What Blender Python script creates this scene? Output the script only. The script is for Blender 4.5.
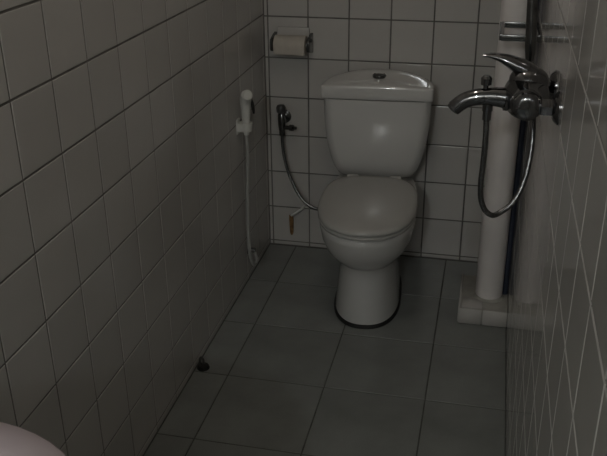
import bpy, bmesh, math, random
from mathutils import Vector, Matrix

random.seed(4)
for o in list(bpy.data.objects):
    bpy.data.objects.remove(o, do_unlink=True)
scn = bpy.context.scene
COL = scn.collection

# ------------------------------------------------------------------ camera
ROOM_W, CEIL, FRONT = 0.945, 2.45, -4.70      # room: x 0..ROOM_W, y FRONT..0, z 0..CEIL
cam_d = bpy.data.cameras.new('camera')
cam = bpy.data.objects.new('camera', cam_d)
COL.objects.link(cam)
cam_d.sensor_fit = 'HORIZONTAL'
cam_d.sensor_width = 36.0
cam_d.lens = 823.75 * 36.0 / 607.0
cam_d.clip_start = 0.02
right = Vector((0.97533204, 0.22054073, -0.00944488))
down = Vector((0.08439939, -0.4121053, -0.90721881))
fwd = Vector((-0.20397098, 0.88404242, -0.42055301))
m = Matrix(((right.x, -down.x, -fwd.x, 0.8167),
            (right.y, -down.y, -fwd.y, -2.9297),
            (right.z, -down.z, -fwd.z, 1.4759),
            (0, 0, 0, 1)))
cam.matrix_world = m
scn.camera = cam

# ------------------------------------------------------------------ world and exposure
w = bpy.data.worlds.new('world')
scn.world = w
w.use_nodes = True
bg = w.node_tree.nodes['Background']
bg.inputs[0].default_value = (0.55, 0.6, 0.65, 1)
bg.inputs[1].default_value = 0.0
vs = scn.view_settings
vs.view_transform = 'Standard'
vs.look = 'None'
vs.gamma = 1.0
vs.use_curve_mapping = False
vs.exposure = 0.0
LAMP_POWER = 3.6                  # watts of the dim ceiling bulb
LAMP_POS = (0.50, -1.35, 2.22)
DOOR_LAMP_POWER = 29.5            # watts of the lamp above the door, behind the camera
DOOR_LAMP_POS = (0.50, -4.52, 2.17)

# ------------------------------------------------------------------ materials
def mat(name, col, rough=0.5, metal=0.0, spec=0.5, noise=0.0, nscale=8.0, bump=0.0, bscale=40.0,
        rand=0.0, coat=0.0, transmission=0.0, col2=None, emit=0.0, rvar=0.0):
    mt = bpy.data.materials.new(name)
    mt.use_nodes = True
    nt = mt.node_tree
    b = nt.nodes['Principled BSDF']
    b.inputs['Base Color'].default_value = (*col, 1)
    b.inputs['Roughness'].default_value = rough
    b.inputs['Metallic'].default_value = metal
    b.inputs['Specular IOR Level'].default_value = spec
    b.inputs['Coat Weight'].default_value = coat
    b.inputs['Transmission Weight'].default_value = transmission
    tc = nt.nodes.new('ShaderNodeTexCoord')
    out = None
    if noise > 0:
        n = nt.nodes.new('ShaderNodeTexNoise')
        n.inputs['Scale'].default_value = nscale
        n.inputs['Detail'].default_value = 5
        nt.links.new(tc.outputs['Object'], n.inputs['Vector'])
        r = nt.nodes.new('ShaderNodeValToRGB')
        c2 = col2 if col2 else tuple(c * (1 - noise) for c in col)
        r.color_ramp.elements[0].position = 0.35
        r.color_ramp.elements[1].position = 0.65
        r.color_ramp.elements[0].color = (*c2, 1)
        r.color_ramp.elements[1].color = (*col, 1)
        nt.links.new(n.outputs['Fac'], r.inputs['Fac'])
        out = r.outputs['Color']
        if rvar > 0:
            mr = nt.nodes.new('ShaderNodeMapRange')
            mr.inputs['To Min'].default_value = max(0.02, rough - rvar)
            mr.inputs['To Max'].default_value = rough + rvar
            nt.links.new(n.outputs['Fac'], mr.inputs['Value'])
            nt.links.new(mr.outputs['Result'], b.inputs['Roughness'])
    if rand > 0:
        oi = nt.nodes.new('ShaderNodeObjectInfo')
        h = nt.nodes.new('ShaderNodeHueSaturation')
        mr = nt.nodes.new('ShaderNodeMapRange')
        mr.inputs['To Min'].default_value = 1 - rand
        mr.inputs['To Max'].default_value = 1 + rand
        nt.links.new(oi.outputs['Random'], mr.inputs['Value'])
        nt.links.new(mr.outputs['Result'], h.inputs['Value'])
        if out:
            nt.links.new(out, h.inputs['Color'])
        else:
            h.inputs['Color'].default_value = (*col, 1)
        out = h.outputs['Color']
    if out:
        nt.links.new(out, b.inputs['Base Color'])
    if bump > 0:
        n2 = nt.nodes.new('ShaderNodeTexNoise')
        n2.inputs['Scale'].default_value = bscale
        n2.inputs['Detail'].default_value = 3
        nt.links.new(tc.outputs['Object'], n2.inputs['Vector'])
        bp = nt.nodes.new('ShaderNodeBump')
        bp.inputs['Strength'].default_value = bump
        bp.inputs['Distance'].default_value = 0.002
        nt.links.new(n2.outputs['Fac'], bp.inputs['Height'])
        nt.links.new(bp.outputs['Normal'], b.inputs['Normal'])
    if emit > 0:
        b.inputs['Emission Color'].default_value = (1.0, 0.82, 0.62, 1)
        b.inputs['Emission Strength'].default_value = emit
    return mt

M = {
    'tile': mat('wall_tile_glaze', (0.525, 0.51, 0.485), 0.11, noise=0.06, nscale=5, rand=0.04, bump=0.05, bscale=9),
    'tile_field': mat('wall_tile_glaze_field', (0.525, 0.51, 0.485), 0.11, noise=0.06, nscale=5, bump=0.05, bscale=9),
    'grout': mat('dark_grout', (0.20, 0.19, 0.175), 0.9, noise=0.4, nscale=12, bump=0.3, bscale=120),
    'floor_tile': mat('floor_tile_grey', (0.265, 0.277, 0.265), 0.34, noise=0.22, nscale=7, rand=0.06, bump=0.25, bscale=60, rvar=0.1),
    'floor_grout': mat('floor_grout', (0.13, 0.13, 0.12), 0.9, noise=0.4, nscale=15),
    'plaster': mat('ceiling_plaster', (0.55, 0.53, 0.49), 0.9, noise=0.08, nscale=6, bump=0.2, bscale=60),
    'ceramic': mat('white_ceramic', (0.645, 0.64, 0.62), 0.075, noise=0.03, nscale=4, coat=0.3),
    'seat': mat('white_seat_plastic', (0.485, 0.48, 0.455), 0.2, noise=0.03, nscale=6),
    'basin': mat('pinkish_white_ceramic', (0.57, 0.49, 0.515), 0.12, noise=0.03, nscale=4, coat=0.2),
    'pvc': mat('white_pvc', (0.88, 0.835, 0.815), 0.32, noise=0.12, nscale=6, bump=0.05),
    'bluepipe': mat('dark_blue_pipe', (0.045, 0.055, 0.085), 0.4, noise=0.2, nscale=20),
    'chrome': mat('chrome', (0.21, 0.215, 0.225), 0.05, metal=1.0, noise=0.08, nscale=30),
    'chrome_dull': mat('dull_chrome', (0.21, 0.215, 0.215), 0.22, metal=1.0, noise=0.25, nscale=40),
    'hose': mat('braided_steel', (0.26, 0.265, 0.27), 0.25, metal=1.0, noise=0.3, nscale=200, bump=0.4, bscale=300),
    'white_plastic': mat('white_plastic', (0.66, 0.66, 0.62), 0.35, noise=0.06, nscale=10),
    'grey_hose': mat('grey_plastic_hose', (0.40, 0.40, 0.38), 0.4, noise=0.1, nscale=40),
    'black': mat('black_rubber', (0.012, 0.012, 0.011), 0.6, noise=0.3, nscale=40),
    'dark_plastic': mat('dark_plastic', (0.06, 0.06, 0.058), 0.4, noise=0.2, nscale=40),
    'paper': mat('cream_paper', (0.53, 0.49, 0.43), 0.9, noise=0.08, nscale=30, bump=0.2, bscale=80),
    'rust': mat('rusty_orange', (0.30, 0.18, 0.07), 0.8, noise=0.5, nscale=60, col2=(0.16, 0.08, 0.03), bump=0.3, bscale=120),
    'mortar': mat('pale_mortar', (0.42, 0.41, 0.37), 0.85, noise=0.25, nscale=14, bump=0.4, bscale=70),
    'wood': mat('painted_door', (0.45, 0.42, 0.38), 0.5, noise=0.1, nscale=6),
    'bulb': mat('lit_lamp_glass', (0.9, 0.85, 0.75), 0.4, noise=0.02, nscale=5, emit=0.9),
}

# ------------------------------------------------------------------ helpers
def link(name, me, parent=None, mt=None, smooth=False):
    if mt is not None and not me.materials:
        me.materials.append(M[mt])
    if smooth:
        for p in me.polygons:
            p.use_smooth = True
    o = bpy.data.objects.new(name, me)
    COL.objects.link(o)
    if parent is not None:
        o.parent = parent
    return o

def from_bm(name, bm, mt, parent=None, smooth=False):
    bmesh.ops.recalc_face_normals(bm, faces=bm.faces)
    me = bpy.data.meshes.new(name)
    bm.to_mesh(me)
    bm.free()
    return link(name, me, parent, mt, smooth)

def auto_smooth(o, deg=40):
    me = o.data
    bm = bmesh.new(); bm.from_mesh(me)
    for f in bm.faces: f.smooth = True
    for e in bm.edges:
        if len(e.link_faces) == 2 and e.calc_face_angle(0) > math.radians(deg):
            e.smooth = False
    bm.to_mesh(me); bm.free()
    return o

def tag(o, label, cat, group=None, kind=None):
    o['label'] = label
    o['category'] = cat
    if group: o['group'] = group
    if kind: o['kind'] = kind
    return o

def empty(name, loc, rz=0.0):
    o = bpy.data.objects.new(name, None)
    o.empty_display_size = 0.05
    COL.objects.link(o)
    o.location = loc
    o.rotation_euler = (0, 0, rz)
    return o

def add_box(bm, lo, hi, bevel=0.0, seg=2):
    r = bmesh.ops.create_cube(bm, size=1.0)
    vs_ = r['verts']
    for v in vs_:
        v.co = Vector(((lo[i] + hi[i]) / 2 + v.co[i] * (hi[i] - lo[i])) for i in range(3))
    if bevel > 0:
        es = list({e for v in vs_ for e in v.link_edges})
        bmesh.ops.bevel(bm, geom=es, offset=bevel, segments=seg, profile=0.6, affect='EDGES')
    return bm

def box(name, lo, hi, mt, parent=None, bevel=0.0, seg=2):
    bm = bmesh.new()
    add_box(bm, lo, hi, bevel, seg)
    o = from_bm(name, bm, mt, parent)
    if bevel > 0: auto_smooth(o, 50)
    return o

def loft(bm, rings, cap=True, closed=True):
    rows = [[bm.verts.new(p) for p in r] for r in rings]
    n = len(rows[0])
    for a, b in zip(rows, rows[1:]):
        for i in range(n if closed else n - 1):
            j = (i + 1) % n
            bm.faces.new((a[i], a[j], b[j], b[i]))
    if cap:
        bm.faces.new(rows[0][::-1])
        bm.faces.new(rows[-1])
    return rows

def catmull(pts, sub=8):
    P = [Vector(p) for p in pts]
    P = [P[0] * 2 - P[1]] + P + [P[-1] * 2 - P[-2]]
    out = []
    for i in range(1, len(P) - 2):
        p0, p1, p2, p3 = P[i - 1], P[i], P[i + 1], P[i + 2]
        for k in range(sub):
            t = k / sub
            out.append(0.5 * ((2 * p1) + (p2 - p0) * t + (2 * p0 - 5 * p1 + 4 * p2 - p3) * t * t
                              + (3 * p1 - p0 - 3 * p2 + p3) * t ** 3))
    out.append(P[-2])
    return out

def tube(bm, path, radii, n=12, flat=1.0):
    """sweep a circle along path; radii a number or list; flat squashes across"""
    path = [Vector(p) for p in path]
    if not isinstance(radii, (list, tuple)):
        radii = [radii] * len(path)
    if len(radii) != len(path):
        L = len(path) - 1
        K = len(radii) - 1
        rr = []
        for i in range(len(path)):
            s = i / L * K
            k = min(int(s), K - 1)
            rr.append(radii[k] + (radii[k + 1] - radii[k]) * (s - k))
        radii = rr
    d0 = (path[1] - path[0]).normalized()
    u = d0.orthogonal().normalized()
    rings = []
    for i, p in enumerate(path):
        d = (path[min(i + 1, len(path) - 1)] - path[max(i - 1, 0)]).normalized()
        u = (u - d * u.dot(d)).normalized()
        v = d.cross(u)
        rings.append([p + (u * math.cos(2 * math.pi * k / n) + v * math.sin(2 * math.pi * k / n) * flat) * radii[i]
                      for k in range(n)])
    loft(bm, rings)

def tube_obj(name, path, radii, mt, parent=None, n=12, flat=1.0):
    bm = bmesh.new()
    tube(bm, path, radii, n, flat)
    return auto_smooth(from_bm(name, bm, mt, parent), 50)

def lathe(bm, origin, axis, prof, n=24):
    """prof: list of (distance along axis, radius)"""
    origin = Vector(origin)
    axis = Vector(axis).normalized()
    u = axis.orthogonal().normalized()
    v = axis.cross(u)
    rings = []
    for t, r in prof:
        r = max(r, 0.0004)
        rings.append([origin + axis * t + (u * math.cos(2 * math.pi * k / n) + v * math.sin(2 * math.pi * k / n)) * r
                      for k in range(n)])
    loft(bm, rings)

def lathe_obj(name, origin, axis, prof, mt, parent=None, n=24, deg=40):
    bm = bmesh.new()
    lathe(bm, origin, axis, prof, n)
    return auto_smooth(from_bm(name, bm, mt, parent), deg)

# ------------------------------------------------------------------ the room shell
T = 0.1
G = 0.0018                                     # grout sits this far behind the tile faces
wall_back = tag(box('wall_back', (-T, G, -T), (ROOM_W + T, T, CEIL), 'grout'),
                'back wall of square off-white tiles behind the toilet', 'wall', kind='structure')
wall_left = tag(box('wall_left', (-T, FRONT - T, -T), (-G, G, CEIL), 'grout'),
                'left wall of square off-white tiles with dark grout', 'wall', kind='structure')
wall_right = tag(box('wall_right', (ROOM_W + G, FRONT - T, -T), (ROOM_W + T, G, CEIL), 'grout'),
                 'glossy tiled right wall carrying the shower mixer', 'wall', kind='structure')
floor = tag(box('floor', (-G, FRONT, -T), (ROOM_W + G, G, -G), 'floor_grout'),
            'dark grey tiled bathroom floor', 'floor', kind='structure')
ceiling = tag(box('ceiling', (-T, FRONT - T, CEIL), (ROOM_W + T, T, CEIL + T), 'plaster'),
              'plain plaster ceiling above the narrow bathroom', 'ceiling', kind='structure')
bmw = bmesh.new()
DX0, DX1, DZ = 0.12, 0.86, 2.02
add_box(bmw, (-G, FRONT - T, 0), (DX0, FRONT, CEIL))
add_box(bmw, (DX1, FRONT - T, 0), (ROOM_W + G, FRONT, CEIL))
add_box(bmw, (DX0, FRONT - T, DZ), (DX1, FRONT, CEIL))
wall_front = tag(from_bm('wall_front', bmw, 'plaster'), 'plain wall around the door behind the camera', 'wall', kind='structure')
door = box('door_1', (DX0, FRONT - 0.06, 0.0), (DX1, FRONT - 0.02, DZ), 'wood')
tag(door, 'plain painted bathroom door behind the camera', 'door', kind='structure')
lathe_obj('door_handle', (DX1 - 0.07, FRONT - 0.02, 1.0), (0, 1, 0), [(0, .012), (.03, .012), (.034, .024), (.055, .024), (.06, .015)], 'chrome_dull', door)

# ---- tiles: one mesh per size, one object per tile
TH = 0.008
tile_cache = {}
def tile_verts(wd, ht, bev):
    # plate in local x (width) and z (height), front face towards -y at y = 0
    a, b = wd / 2, ht / 2
    def r(i, y): return [(-a + i, y, -b + i), (a - i, y, -b + i), (a - i, y, b - i), (-a + i, y, b - i)]
    return r(0, TH) + r(0, bev * 0.8) + r(bev * 0.35, bev * 0.22) + r(bev, 0)
TILE_F = []
for L_ in range(3):
    for i in range(4):
        j = (i + 1) % 4
        TILE_F.append((L_ * 4 + i, L_ * 4 + j, (L_ + 1) * 4 + j, (L_ + 1) * 4 + i))
TILE_F += [(12, 13, 14, 15), (3, 2, 1, 0)]

def tile_mesh(wd, ht, mt, bev):
    key = (round(wd, 4), round(ht, 4), mt)
    if key not in tile_cache:
        me = bpy.data.meshes.new('tile')
        me.from_pydata(tile_verts(wd, ht, bev), [], TILE_F)
        me.materials.append(M[mt])
        tile_cache[key] = me
    return tile_cache[key]

def lay(parent, us, vs_, place, single, mt, field_mt, gap=0.005, bev=0.0013, tilt=0.06):
    """us, vs_: grout line positions; place(u, v) -> matrix of a tile centred there"""
    fv, ff = [], []
    for u0, u1 in zip(us, us[1:]):
        for v0, v1 in zip(vs_, vs_[1:]):
            wd, ht = u1 - u0 - gap, v1 - v0 - gap
            if wd < 0.003 or ht < 0.003: continue
            uc, vc = (u0 + u1) / 2, (v0 + v1) / 2
            bv = min(bev, wd / 3, ht / 3)
            mw = place(uc, vc)
            if single(uc, vc):
                o = bpy.data.objects.new('tile', tile_mesh(wd, ht, mt, bv))
                COL.objects.link(o)
                o.parent = parent
                j = Matrix.Rotation(math.radians(random.gauss(0, tilt)), 4, 'X') @ Matrix.Rotation(math.radians(random.gauss(0, tilt)), 4, 'Z')
                if min(wd, ht) < 0.05: j = Matrix()
                o.matrix_world = mw @ j
            else:
                base = len(fv)
                fv += [tuple(mw @ Vector(c)) for c in tile_verts(wd, ht, bv)]
                ff += [tuple(base + k for k in f) for f in TILE_F]
    if fv:
        me = bpy.data.meshes.new('tile_field')
        me.from_pydata(fv, [], ff)
        o = link('tile_field', me, parent, field_mt)
        o['kind'] = 'stuff'

def lines(first, step, lo, hi):
    k = math.ceil((lo - first) / step + 1e-6)
    out = [lo]
    while first + k * step < hi - 1e-6:
        if first + k * step > lo + 1e-6: out.append(first + k * step)
        k += 1
    out.append(hi)
    return out

TS = 0.15
zl = lines(0.018, TS, 0.0, CEIL)
lay(wall_back, lines(0.015, TS, 0.0, ROOM_W), zl,
    lambda u, v: Matrix.Translation((u, 0, v)), lambda u, v: v < 1.52, 'tile', 'tile_field')
lay(wall_left, lines(0.021, TS, 0.0, -FRONT), lines(0.024, TS, 0.0, CEIL),          # u counts from the back corner forward
    lambda u, v: Matrix.Translation((0, -u, v)) @ Matrix.Rotation(math.radians(90), 4, 'Z'),
    lambda u, v: u < 2.42 and v < 1.52, 'tile', 'tile_field')
lay(wall_right, lines(0.005, TS, 0.0, -FRONT), lines(0.123, TS, 0.0, CEIL),
    lambda u, v: Matrix.Translation((ROOM_W, -u, v)) @ Matrix.Rotation(math.radians(-90), 4, 'Z'),
    lambda u, v: u < 2.75 and v < 1.48, 'tile', 'tile_field')
lay(floor, lines(0.11, 0.302, 0.0, ROOM_W), lines(0.005, 0.3065, 0.0, -FRONT),
    lambda u, v: Matrix.Translation((u, -v, 0)) @ Matrix.Rotation(math.radians(-90), 4, 'X'),
    lambda u, v: True, 'floor_tile', 'floor_tile', gap=0.0045, bev=0.001, tilt=0.1)

# ------------------------------------------------------------------ ceiling lamp, and the stronger unseen lamp behind the camera for frontal light
def point(parent, loc, energy, col, size):
    ld = bpy.data.lights.new('lamp_light', 'POINT')
    ld.energy = energy
    ld.color = col
    ld.shadow_soft_size = size
    o = bpy.data.objects.new('lamp_light', ld)
    COL.objects.link(o)
    o.parent = parent
    o.location = loc
GLOBE = [(.0, .02), (.01, .034), (.035, .05), (.06, .055), (.085, .05), (.105, .032), (.114, .004)]
lamp = tag(empty('ceiling_lamp', (LAMP_POS[0], LAMP_POS[1], CEIL)), 'small globe lamp on the bathroom ceiling', 'lamp')
lathe_obj('lamp_base', (0, 0, 0), (0, 0, -1), [(0, .055), (.02, .055), (.03, .04), (.075, .036), (.08, .03)], 'white_plastic', lamp)
lathe_obj('lamp_globe', (0, 0, -.08), (0, 0, -1), GLOBE, 'bulb', lamp)
point(lamp, (0, 0, LAMP_POS[2] - CEIL - 0.045), LAMP_POWER, (1.0, 0.90, 0.80), 0.045)
dlamp = tag(empty('door_lamp', (DOOR_LAMP_POS[0], FRONT, DOOR_LAMP_POS[2])), 'globe wall lamp above the door behind the camera', 'lamp')
lathe_obj('lamp_base', (0, 0, 0), (0, 1, 0), [(0, .055), (.02, .055), (.03, .04), (.06, .036), (.065, .03)], 'white_plastic', dlamp)
lathe_obj('lamp_globe', (0, .065, 0), (0, 1, 0), GLOBE, 'bulb', dlamp)
point(dlamp, (0, DOOR_LAMP_POS[1] - FRONT + .065, 0), DOOR_LAMP_POWER, (0.94, 0.985, 1.0), 0.04)

# ------------------------------------------------------------------ toilet (local: +y to the back wall, -y forward, origin at its back on the floor)
toilet = tag(empty('toilet', (0.4385, -0.010, 0.0), math.radians(3.4)),
             'white ceramic close-coupled toilet with closed lid and tapered tank', 'toilet')
def ring(z, a, front, back, n=48, exf=2.3, exb=3.2, mid=None, dz=None):
    yc = back - a if mid is None else mid
    if yc < front + 0.02: yc = (front + back) / 2
    out = []
    for k in range(n):
        t = 2 * math.pi * k / n
        c, s = math.cos(t), math.sin(t)
        e = exb if s > 0 else exf
        x = a * math.copysign(abs(c) ** (2 / e), c)
        y = abs(s) ** (2 / e)
        y = yc + (back - yc) * y if s > 0 else yc - (yc - front) * y
        out.append(Vector((x, y, z + (dz(x, y) if dz else 0))))
    return out
bm = bmesh.new()
loft(bm, [
    ring(0.006, .112, -.560, -.10, mid=-.36),
    ring(0.02, .111, -.560, -.10, mid=-.36),
    ring(0.10, .104, -.556, -.10, mid=-.36),
    ring(0.17, .098, -.550, -.10, mid=-.36),
    ring(0.205, .097, -.548, -.08, mid=-.37),
    ring(0.225, .104, -.572, -.07, mid=-.38),
    ring(0.25, .122, -.610, -.06, mid=-.40),
    ring(0.285, .140, -.648, -.05, mid=-.42),
    ring(0.325, .152, -.674, -.04, mid=-.43),
    ring(0.36, .157, -.688, -.03, mid=-.43),
    ring(0.378, .158, -.692, -.03, mid=-.43),
    ring(0.385, .153, -.686, -.035, mid=-.43),
])
auto_smooth(from_bm('bowl', bm, 'ceramic', toilet), 60)
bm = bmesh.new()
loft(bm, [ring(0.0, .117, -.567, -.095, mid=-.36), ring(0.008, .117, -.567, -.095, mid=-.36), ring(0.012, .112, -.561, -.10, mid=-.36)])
auto_smooth(from_bm('base_ring', bm, 'black', toilet), 60)  # thin black ring round the foot of the bowl
bm = bmesh.new()
SM = -.45
loft(bm, [ring(.387, .150, -.684, -.235, mid=SM), ring(.389, .158, -.696, -.228, mid=SM),
          ring(.397, .160, -.699, -.226, mid=SM), ring(.401, .156, -.695, -.230, mid=SM)])
auto_smooth(from_bm('seat_ring', bm, 'seat', toilet), 60)
bm = bmesh.new()
loft(bm, [ring(.403, .154, -.692, -.232, mid=SM), ring(.405, .160, -.699, -.226, mid=SM), ring(.412, .161, -.701, -.225, mid=SM),
          ring(.420, .157, -.696, -.228, mid=SM), ring(.425, .146, -.682, -.238, mid=SM), ring(.429, .115, -.64, -.27, mid=SM),
          ring(.431, .06, -.55, -.35, mid=SM)])
auto_smooth(from_bm('seat_lid', bm, 'seat', toilet), 60)
for s in (-1, 1):
    lathe_obj('hinge', (s * .075 - .022, -.226, .412), (1, 0, 0), [(0, .006), (.003, .011), (.041, .011), (.044, .006)], 'seat', toilet, n=16)

def tank_ring(z, a, yb, yf, rc=0.045, bulge=0.02, inset=0.0, n=10, dz=None):
    """rounded plan: straight back, front bulging forward"""
    a -= inset; yb -= inset; yf += inset
    pts = []
    rb = 0.015
    cs = [(a - rb, yb - rb, rb, 0), (-a + rb, yb - rb, rb, 90), (-a + rc, yf + rc, rc, 180), (a - rc, yf + rc, rc, 270)]
    for cx, cy, r, st in cs:
        for k in range(n + 1):
            t = math.radians(st + 90 * k / n)
            pts.append([cx + r * math.cos(t), cy + r * math.sin(t)])
    # extra points on the long front and back edges
    full = []
    for i, p in enumerate(pts):
        q = pts[(i + 1) % len(pts)]
        full.append(p)
        if i % (n + 1) == n:
            for k in range(1, 8):
                full.append([p[0] + (q[0] - p[0]) * k / 8, p[1] + (q[1] - p[1]) * k / 8])
    out = []
    for x, y in full:
        f = (yb - y) / (yb - yf)
        y2 = y - bulge * max(0, 1 - (x / a) ** 2) * f
        out.append(Vector((x, y2, z + (dz(x, y) if dz else 0))))
    return out
TB = -.012
bm = bmesh.new()
prof = [(.386, .112, -.135), (.40, .138, -.168), (.43, .152, -.184), (.46, .161, -.192), (.50, .170, -.198), (.54, .177, -.202), (.59, .182, -.206), (.64, .185, -.208), (.688, .186, -.209)]
loft(bm, [tank_ring(z, a, TB, yf, rc=.035, bulge=.008) for z, a, yf in prof])
auto_smooth(from_bm('tank', bm, 'ceramic', toilet), 60)
LA, LF, LB = .191, -.216, -.006
def lid_ring(z, ins=0.0, crown=0.0, shrink=1.0):
    # straight front edge, rounded towards the wall
    pts = []
    yc = LF + .012
    for k in range(33):
        t = math.pi * k / 32
        c, q = math.cos(t), math.sin(t)
        pts.append(((LA - ins) * math.copysign(abs(c) ** (2 / 2.5), c), yc + (LB - ins - yc) * q ** (2 / 2.5)))
    for k in range(1, 6):
        t = math.pi + math.pi / 2 * k / 6
        pts.append((-(LA - ins) + .012 + .012 * math.cos(t), yc + (.012 - ins) * math.sin(t)))
    for k in range(0, 17):
        pts.append((-(LA - ins) + .012 + 2 * (LA - ins - .012) * k / 16, LF + ins))
    for k in range(1, 6):
        t = 1.5 * math.pi + math.pi / 2 * k / 6
        pts.append(((LA - ins) - .012 + .012 * math.cos(t), yc + (.012 - ins) * math.sin(t)))
    my = (LF + LB) / 2
    return [Vector((x * shrink, my + (y - my) * shrink, z + crown * max(0, 1 - (x * shrink / LA) ** 2) * (0.35 + 0.65 * (y - LF) / (LB - LF)))) for x, y in pts]
bm = bmesh.new()
loft(bm, [lid_ring(.691, .006), lid_ring(.692, .001), lid_ring(.694), lid_ring(.730), lid_ring(.734, .001, .004), lid_ring(.7355, .004, .010),
          lid_ring(.736, .004, .015, .94), lid_ring(.736, .004, .018, .8), lid_ring(.736, .004, .020, .5), lid_ring(.736, .004, .020, .2)])
lid = auto_smooth(from_bm('tank_lid', bm, 'ceramic', toilet), 50)
fb = lathe_obj('flush_button', (0.0, -.110, .744), (0, 0, 1), [(0, .024), (.008, .024), (.010, .022), (.010, .019), (.008, .018)], 'chrome_dull', lid)
lathe_obj('button_half', (0.0, -.110, .744), (0, 0, 1), [(0, .017), (.009, .017), (.010, .014)], 'dark_plastic', lid)

# ------------------------------------------------------------------ angle valve and the toilet's supply hose
valve = tag(empty('angle_valve', (0.072, 0, 0.545)), 'small dull chrome angle valve on the back wall left of toilet', 'valve')
lathe_obj('escutcheon', (0, 0, 0), (0, -1, 0), [(0, .026), (.004, .026), (.010, .014), (.012, .011)], 'chrome_dull', valve)
lathe_obj('inlet', (0, -.010, 0), (0, -1, 0), [(0, .010), (.034, .010)], 'chrome_dull', valve)
lathe_obj('valve_body', (0, -.045, -.040), (0, 0, 1), [(0, .012), (.02, .014), (.045, .015), (.06, .012), (.066, .009)], 'chrome_dull', valve)
lathe_obj('handle', (-.002, -.045, .026), (-.03, 0, 1), [(0, .009), (.004, .017), (.022, .018), (.03, .013), (.032, .006)], 'dark_plastic', valve, n=10)
lathe_obj('side_outlet', (.010, -.045, -.03), (1, -.15, .05), [(0, .008), (.02, .008), (.021, .012), (.036, .012), (.037, .006), (.048, .006)], 'chrome_dull', valve, n=12)
lathe_obj('hose_nut', (0, -.045, -.062), (0, 0, 1), [(0, .010), (.003, .012), (.02, .012), (.022, .010)], 'chrome_dull', valve, n=6)
sup = catmull([(.072, -.045, .49), (.073, -.046, .45), (.082, -.052, .39), (.105, -.06, .32), (.150, -.075, .245), (.20, -.085, .212), (.255, -.09, .212), (.308, -.095, .228)], 8)
tag(tube_obj('supply_hose', sup, .0062, 'hose', n=10), 'grey braided hose curving from the angle valve to the toilet', 'hose')

# ------------------------------------------------------------------ bidet sprayer on the left wall
sp_y = -.372
holder = tag(empty('sprayer_holder', (0, sp_y, .618)), 'white plastic holder clip on left wall under the hand sprayer', 'holder')
bm = bmesh.new(); add_box(bm, (0, -.016, -.026), (.006, .016, .026), .003)
auto_smooth(from_bm('wall_plate', bm, 'white_plastic', holder), 50)
bm = bmesh.new()
add_box(bm, (.005, -.016, -.016), (.040, .016, .014), .003)
lathe(bm, (.032, 0, -.016), (0, 0, 1), [(0, .016), (.001, .0185), (.029, .021), (.031, .019)], 20)
auto_smooth(from_bm('cradle', bm, 'white_plastic', holder), 40)
spr = tag(empty('bidet_sprayer', (.032, sp_y, .630)), 'white hand sprayer with black trigger clipped near the corner', 'sprayer')
bm = bmesh.new()
path = catmull([(0, 0, -.04), (0, 0, 0), (0, 0, .03), (.0, .0, .06), (.003, -.006, .085), (.012, -.018, .104)], 6)
tube(bm, path, [.009, .0125, .0155, .018, .020, .019], 16)
auto_smooth(from_bm('spray_body', bm, 'white_plastic', spr), 50)
bm = bmesh.new()
lathe(bm, (.010, -.015, .101), (.55, -.75, .35), [(0, .017), (.008, .018), (.010, .015), (.012, .014)], 18)
auto_smooth(from_bm('spray_face', bm, 'white_plastic', spr), 40)
tube_obj('trigger', catmull([(.014, .004, .088), (.022, .005, .070), (.025, .006, .050), (.026, .007, .034)], 5), [.005, .0062, .0055, .004], 'black', spr, n=8)
hs = catmull([(.032, sp_y, .592), (.033, sp_y, .52), (.030, sp_y - .004, .42), (.026, sp_y - .006, .30), (.026, sp_y - .006, .20), (.028, sp_y - .002, .13), (.034, sp_y + .02, .085), (.036, sp_y + .05, .085), (.024, sp_y + .068, .11)], 8)
tag(tube_obj('sprayer_hose', hs, .0062, 'grey_hose', n=10), 'thin pale grey hose hanging down from the hand sprayer', 'hose')
nip = tag(empty('wall_nipple', (0, sp_y + .070, .118)), 'small chrome water outlet low on the left wall', 'water outlet')
lathe_obj('escutcheon', (0, 0, 0), (1, 0, 0), [(0, .018), (.003, .018), (.006, .010)], 'chrome_dull', nip, n=18)
lathe_obj('spigot', (.005, 0, 0), (1, 0, -.1), [(0, .009), (.02, .009), (.021, .006)], 'chrome_dull', nip, n=14)

# ------------------------------------------------------------------ paper holder with a roll
ph = tag(empty('paper_holder', (.112, 0, .828)), 'off-white ceramic paper holder on the back wall above the valve', 'paper holder')
bm = bmesh.new(); add_box(bm, (-.060, -.010, -.035), (.060, 0, .055), .006)
auto_smooth(from_bm('back_plate', bm, 'tile_field', ph), 50)
for s in (-1, 1):
    bm = bmesh.new()
    rings = []
    for y, h, z in [(0, .036, .0), (-.02, .033, 0), (-.05, .026, 0), (-.066, .02, 0), (-.070, .012, 0)]:
        x0, x1 = s * .062, s * .073
        rings.append([Vector((x0, y, z - h)), Vector((x1, y, z - h)), Vector((x1, y, z + h)), Vector((x0, y, z + h))])
    loft(bm, rings)
    bmesh.ops.bevel(bm, geom=list(bm.edges), offset=.0015, segments=1, affect='EDGES')
    auto_smooth(from_bm('side_arm', bm, 'chrome_dull', ph), 35)
lathe_obj('spindle', (-.062, -.050, 0), (1, 0, 0), [(0, .007), (.124, .007)], 'white_plastic', ph, n=12)
lathe_obj('roller_knob', (.073, -.050, .018), (1, 0, 0), [(0, .006), (.004, .008), (.007, .005)], 'chrome', ph, n=12)
roll = empty('paper_roll', (.112, -.050, .828))
tag(roll, 'thin cream paper roll in the holder on the back wall', 'paper roll')
bm = bmesh.new()
lathe(bm, (-.057, 0, 0), (1, 0, 0), [(0, .009), (.0, .033), (.001, .034), (.113, .034), (.114, .033), (.114, .009)], 28)
auto_smooth(from_bm('paper', bm, 'paper', roll), 40)
bm = bmesh.new(); add_box(bm, (-.056, -.0348, -.028), (.056, -.0335, .0), .0004, 1)
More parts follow.
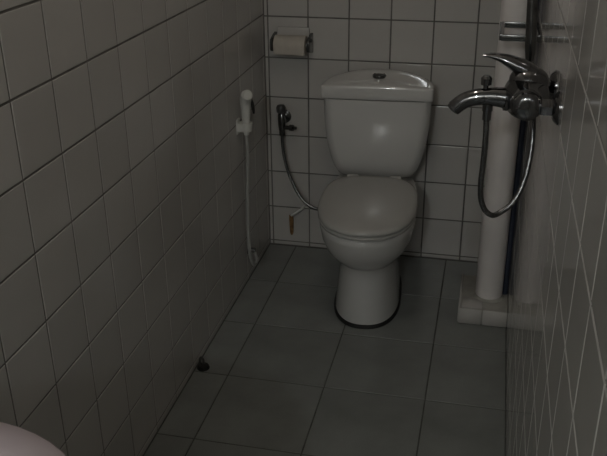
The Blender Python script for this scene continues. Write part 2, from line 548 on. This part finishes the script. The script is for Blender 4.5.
from_bm('loose_end', bm, 'paper', roll)

# ------------------------------------------------------------------ rusty strip low on the back wall
hk = tag(empty('wall_hook', (.097, 0, .150)), 'small pale wall hook with rusty orange strap low beside the toilet', 'hook')
tube_obj('hook_arm', catmull([(.046, 0, .026), (.044, -.014, .024), (.022, -.02, .008), (-.002, -.018, -.010)], 6), [.005, .0055, .0055, .004], 'white_plastic', hk, n=10)
bm = bmesh.new()
rings = []
for z, wd, y in [(-.008, .007, -.016), (-.03, .0085, -.011), (-.065, .0075, -.009), (-.09, .006, -.0075), (-.098, .003, -.007)]:
    rings.append([Vector((-.003 - wd, y - .003, z)), Vector((-.003 + wd, y - .003, z)), Vector((-.003 + wd, y + .003, z)), Vector((-.003 - wd, y + .003, z))])
loft(bm, rings)
from_bm('rusty_strap', bm, 'rust', hk)

# ------------------------------------------------------------------ white waste pipe, its plinth and the blue supply pipe
PX, PY, PR = .879, -.365, .0455
plinth = tag(empty('pipe_plinth', (.864, -.345, 0)), 'low tiled plinth on the floor around the foot of white pipe', 'plinth')
box('plinth_core', (-.076, -.122, 0), (.0805, .125, .056), 'mortar', plinth, .003, 1)
box('front_tile', (-.080, -.129, .002), (-.0045, -.121, .060), 'tile_field', plinth, .002, 1)
box('front_tile', (.0, -.129, .002), (.0805, -.121, .060), 'tile_field', plinth, .002, 1)
box('side_tile', (-.083, -.121, .002), (-.075, .125, .060), 'tile_field', plinth, .002, 1)
box('top_tile', (-.071, -.115, .055), (-.004, -.045, .0605), 'tile_field', plinth, .0015, 1)
pipe = tag(empty('waste_pipe', (PX, PY, .056)), 'thick white plastic waste pipe standing upright against the right wall', 'pipe')
lathe_obj('pipe_shaft', (0, 0, 0), (0, 0, 1), [(0, PR - .008), (.006, PR - .003), (.016, PR), (CEIL - .06, PR)], 'pvc', pipe, n=36)
lathe_obj('pipe_socket', (0, 0, 1.62), (0, 0, 1), [(0, PR), (.002, PR + .005), (.07, PR + .005), (.074, PR)], 'pvc', pipe, n=36)
lathe_obj('mortar_collar', (0, 0, .002), (0, 0, 1), [(0, PR + .006), (.004, PR + .004), (.010, PR - .001)], 'mortar', pipe, n=28)
blue = tag(empty('supply_pipe', (.9325, PY + .035, .056)), 'thin dark blue pipe between the white pipe and right wall', 'pipe')
lathe_obj('blue_shaft', (0, 0, 0), (0, 0, 1), [(0, .0122), (CEIL - .06, .0122)], 'bluepipe', blue, n=16)

# ------------------------------------------------------------------ chrome shelf frame on the right wall
RZ, RY0, RY1, RX = 1.0, -.625, -.440, .840
rack = tag(empty('shelf_frame', (ROOM_W, (RY0 + RY1) / 2, RZ)), 'open rectangular chrome shelf frame on right wall before the white pipe', 'shelf')
hx, hy = ROOM_W - RX, (RY1 - RY0) / 2
def bar(name, lo, hi):
    return box(name, lo, hi, 'chrome_dull', rack, .002, 2)
bar('front_bar', (-hx, -hy - .005, -.008), (0, -hy + .007, .008))
bar('rear_bar', (-hx, hy - .007, -.008), (0, hy + .005, .008))
bar('outer_bar', (-hx - .005, -hy, -.008), (-hx + .008, hy, .008))
bar('wall_bar', (-.008, -hy, -.010), (0, hy, .010))

# ------------------------------------------------------------------ shower mixer on the right wall
MY, MZ, MX = -1.36, 1.046, .888
mix = tag(empty('shower_mixer', (ROOM_W, MY, MZ)), 'chrome single-lever mixer with curved spout on right wall', 'faucet')
bx = MX - ROOM_W
lathe_obj('mixer_body', (bx, -.090, 0), (0, 1, 0),
          [(0, .012), (.001, .020), (.006, .025), (.022, .026), (.024, .029), (.046, .031), (.062, .040), (.090, .0435), (.118, .040), (.134, .031), (.156, .029), (.158, .026), (.174, .025), (.179, .020), (.180, .012)], 'chrome', mix, n=36)
for s in (-1, 1):
    lathe_obj('escutcheon', (0, s * .075, 0), (-1, 0, 0), [(0, .031), (.003, .031), (.010, .024), (.013, .017)], 'chrome', mix, n=28)
    lathe_obj('inlet_nut', (-.012, s * .075, 0), (-1, 0, 0), [(0, .014), (.001, .017), (.020, .017), (.022, .014), (.05, .013)], 'chrome', mix, n=6)
sx = lambda x: x - ROOM_W
spout = tube_obj('spout', catmull([(sx(.880), -.012, -.012), (sx(.850), -.016, -.003), (sx(.815), -.020, -.001), (sx(.789), -.022, -.005), (sx(.772), -.023, -.013), (sx(.757), -.023, -.026)], 7),
                 [.024, .020, .0165, .0155, .0152, .0148], 'chrome', mix, n=20)
lathe_obj('aerator', (sx(.758), -.023, -.025), (-.6, 0, -.8), [(0, .0135), (.005, .0135), (.006, .009)], 'dark_plastic', spout, n=18)
lathe_obj('diverter_knob', (sx(.813), -.020, .008), (0, 0, 1), [(0, .007), (.006, .005), (.012, .005), (.014, .010), (.026, .0105), (.031, .006)], 'chrome', mix, n=18)
lathe_obj('hose_outlet', (sx(.819), -.020, -.014), (0, 0, -1), [(0, .010), (.014, .010), (.016, .0085), (.032, .0085), (.034, .006)], 'chrome', mix, n=16)
lathe_obj('spout_collar', (sx(.858), -.014, -.004), (-1, -.1, .12), [(0, .0235), (.002, .0245), (.008, .0245), (.010, .021)], 'chrome', mix, n=24)
lathe_obj('cartridge_dome', (bx + .002, 0, .022), (.05, 0, 1), [(0, .037), (.012, .036), (.022, .031), (.029, .021), (.033, .004)], 'chrome', mix, n=30)
bm = bmesh.new()
rings = []
for x, z, hw, ht in [(.915, .034, .012, .008), (.900, .043, .020, .014), (.882, .049, .022, .018), (.865, .056, .020, .0155), (.848, .064, .018, .0115), (.832, .070, .015, .0075), (.816, .0725, .012, .0045), (.803, .0725, .009, .0025)]:
    n = 16
    rings.append([Vector((sx(x), hw * math.cos(2 * math.pi * k / n), z + ht * math.sin(2 * math.pi * k / n))) for k in range(n)])
loft(bm, rings)
auto_smooth(from_bm('lever', bm, 'chrome', mix), 60)

# ------------------------------------------------------------------ hand shower above and its chrome hose
HX, HY = .895, -1.20
hsh = tag(empty('hand_shower', (HX, HY, 1.075)), 'chrome hand shower hanging on the right wall above the mixer', 'shower head')
tube_obj('handle', catmull([(0, 0, 0), (-.001, 0, .03), (-.006, 0, .11), (-.010, 0, .20), (-.011, 0, .29)], 6), [.0085, .0115, .0105, .0115, .012], 'chrome_dull', hsh, n=18)
tube_obj('neck', catmull([(-.011, 0, .285), (-.015, 0, .33), (-.040, 0, .365), (-.07, 0, .37)], 6), [.012, .013, .014, .015], 'chrome_dull', hsh, n=14)
lathe_obj('spray_disc', (-.095, 0, .385), (-.35, 0, -1), [(0, .012), (.006, .034), (.016, .042), (.026, .042), (.028, .036)], 'chrome', hsh, n=28)
clip = tag(empty('shower_clip', (ROOM_W, HY, 1.335)), 'chrome wall clip on right wall gripping the hand shower', 'holder')
lathe_obj('clip_plate', (0, 0, 0), (-1, 0, 0), [(0, .022), (.006, .022), (.009, .012), (.046, .011)], 'chrome_dull', clip, n=20)
lathe_obj('clip_collar', (HX - .011 - ROOM_W, 0, -.016), (0, 0, 1), [(0, .0155), (.002, .0175), (.03, .0175), (.032, .0155)], 'chrome_dull', clip, n=20)
hp = catmull([(.819, MY - .020, .999), (.8205, MY - .020, .96), (.820, MY - .018, .91), (.819, MY - .012, .865), (.822, MY, .828), (.832, MY + .005, .802), (.848, MY + .01, .790),
              (.866, MY + .02, .796), (.886, MY + .03, .814), (.903, MY + .045, .850), (.912, MY + .065, .905), (.912, MY + .09, .960), (.906, MY + .13, 1.01), (.898, HY, 1.05), (HX, HY, 1.082)], 8)
tag(tube_obj('shower_hose', hp, .0058, 'hose', n=12), 'flexible chrome shower hose looping down below the mixer', 'hose')

# ------------------------------------------------------------------ washbasin, lower left
bas = tag(empty('washbasin', (0, -2.45, .80)), 'pinkish white ceramic washbasin rim on the left wall near the camera', 'washbasin')
def bring(z, s, ins=0.0, cx=.197, a=.258, b=.283):
    out = []
    for k in range(56):
        t = 2 * math.pi * k / 56
        x = cx + (a - ins) * s * math.copysign(abs(math.cos(t)) ** (2 / 2.2), math.cos(t))
        y = (b - ins) * s * math.copysign(abs(math.sin(t)) ** (2 / 2.2), math.sin(t))
        out.append(Vector((max(x, 0.001 + ins * .5), y, z)))
    return out
bm = bmesh.new()
loft(bm, [bring(-.20, .30), bring(-.19, .42), bring(-.15, .66), bring(-.09, .86), bring(-.04, .96), bring(-.022, .985), bring(-.012, 1.0), bring(-.003, .998), bring(0, .985),
          bring(0, 1, .040), bring(-.004, 1, .048), bring(-.03, 1, .058), bring(-.08, .92, .06), bring(-.125, .70, .06), bring(-.140, .35, .06)])
auto_smooth(from_bm('basin_bowl', bm, 'basin', bas), 60)
lathe_obj('drain', (.205, 0, -.1405), (0, 0, 1), [(0, .022), (.003, .022), (.004, .016), (.002, .014)], 'chrome', bas, n=20)
lathe_obj('waste_trap', (.205, 0, -.62), (0, 0, 1), [(0, .03), (.10, .03), (.102, .016), (.425, .016)], 'white_plastic', bas, n=18)
tube_obj('trap_outlet', [(.205, 0, -.56), (.10, 0, -.56), (.0, 0, -.56)], .016, 'white_plastic', bas, n=14)

# ------------------------------------------------------------------ small dark plug on the floor
pl = tag(empty('drain_plug', (.024, -.905, 0)), 'small black rubber plug on the floor against the left wall', 'plug')
lathe_obj('plug_body', (0, 0, 0), (0, 0, 1), [(0, .019), (.003, .020), (.011, .017), (.013, .012)], 'black', pl, n=18)
tube_obj('pull_tab', catmull([(-.012, .006, .010), (-.013, .009, .026), (-.008, .010, .032), (-.002, .008, .025), (-.001, .006, .010)], 5), .0038, 'dark_plastic', pl, n=8)
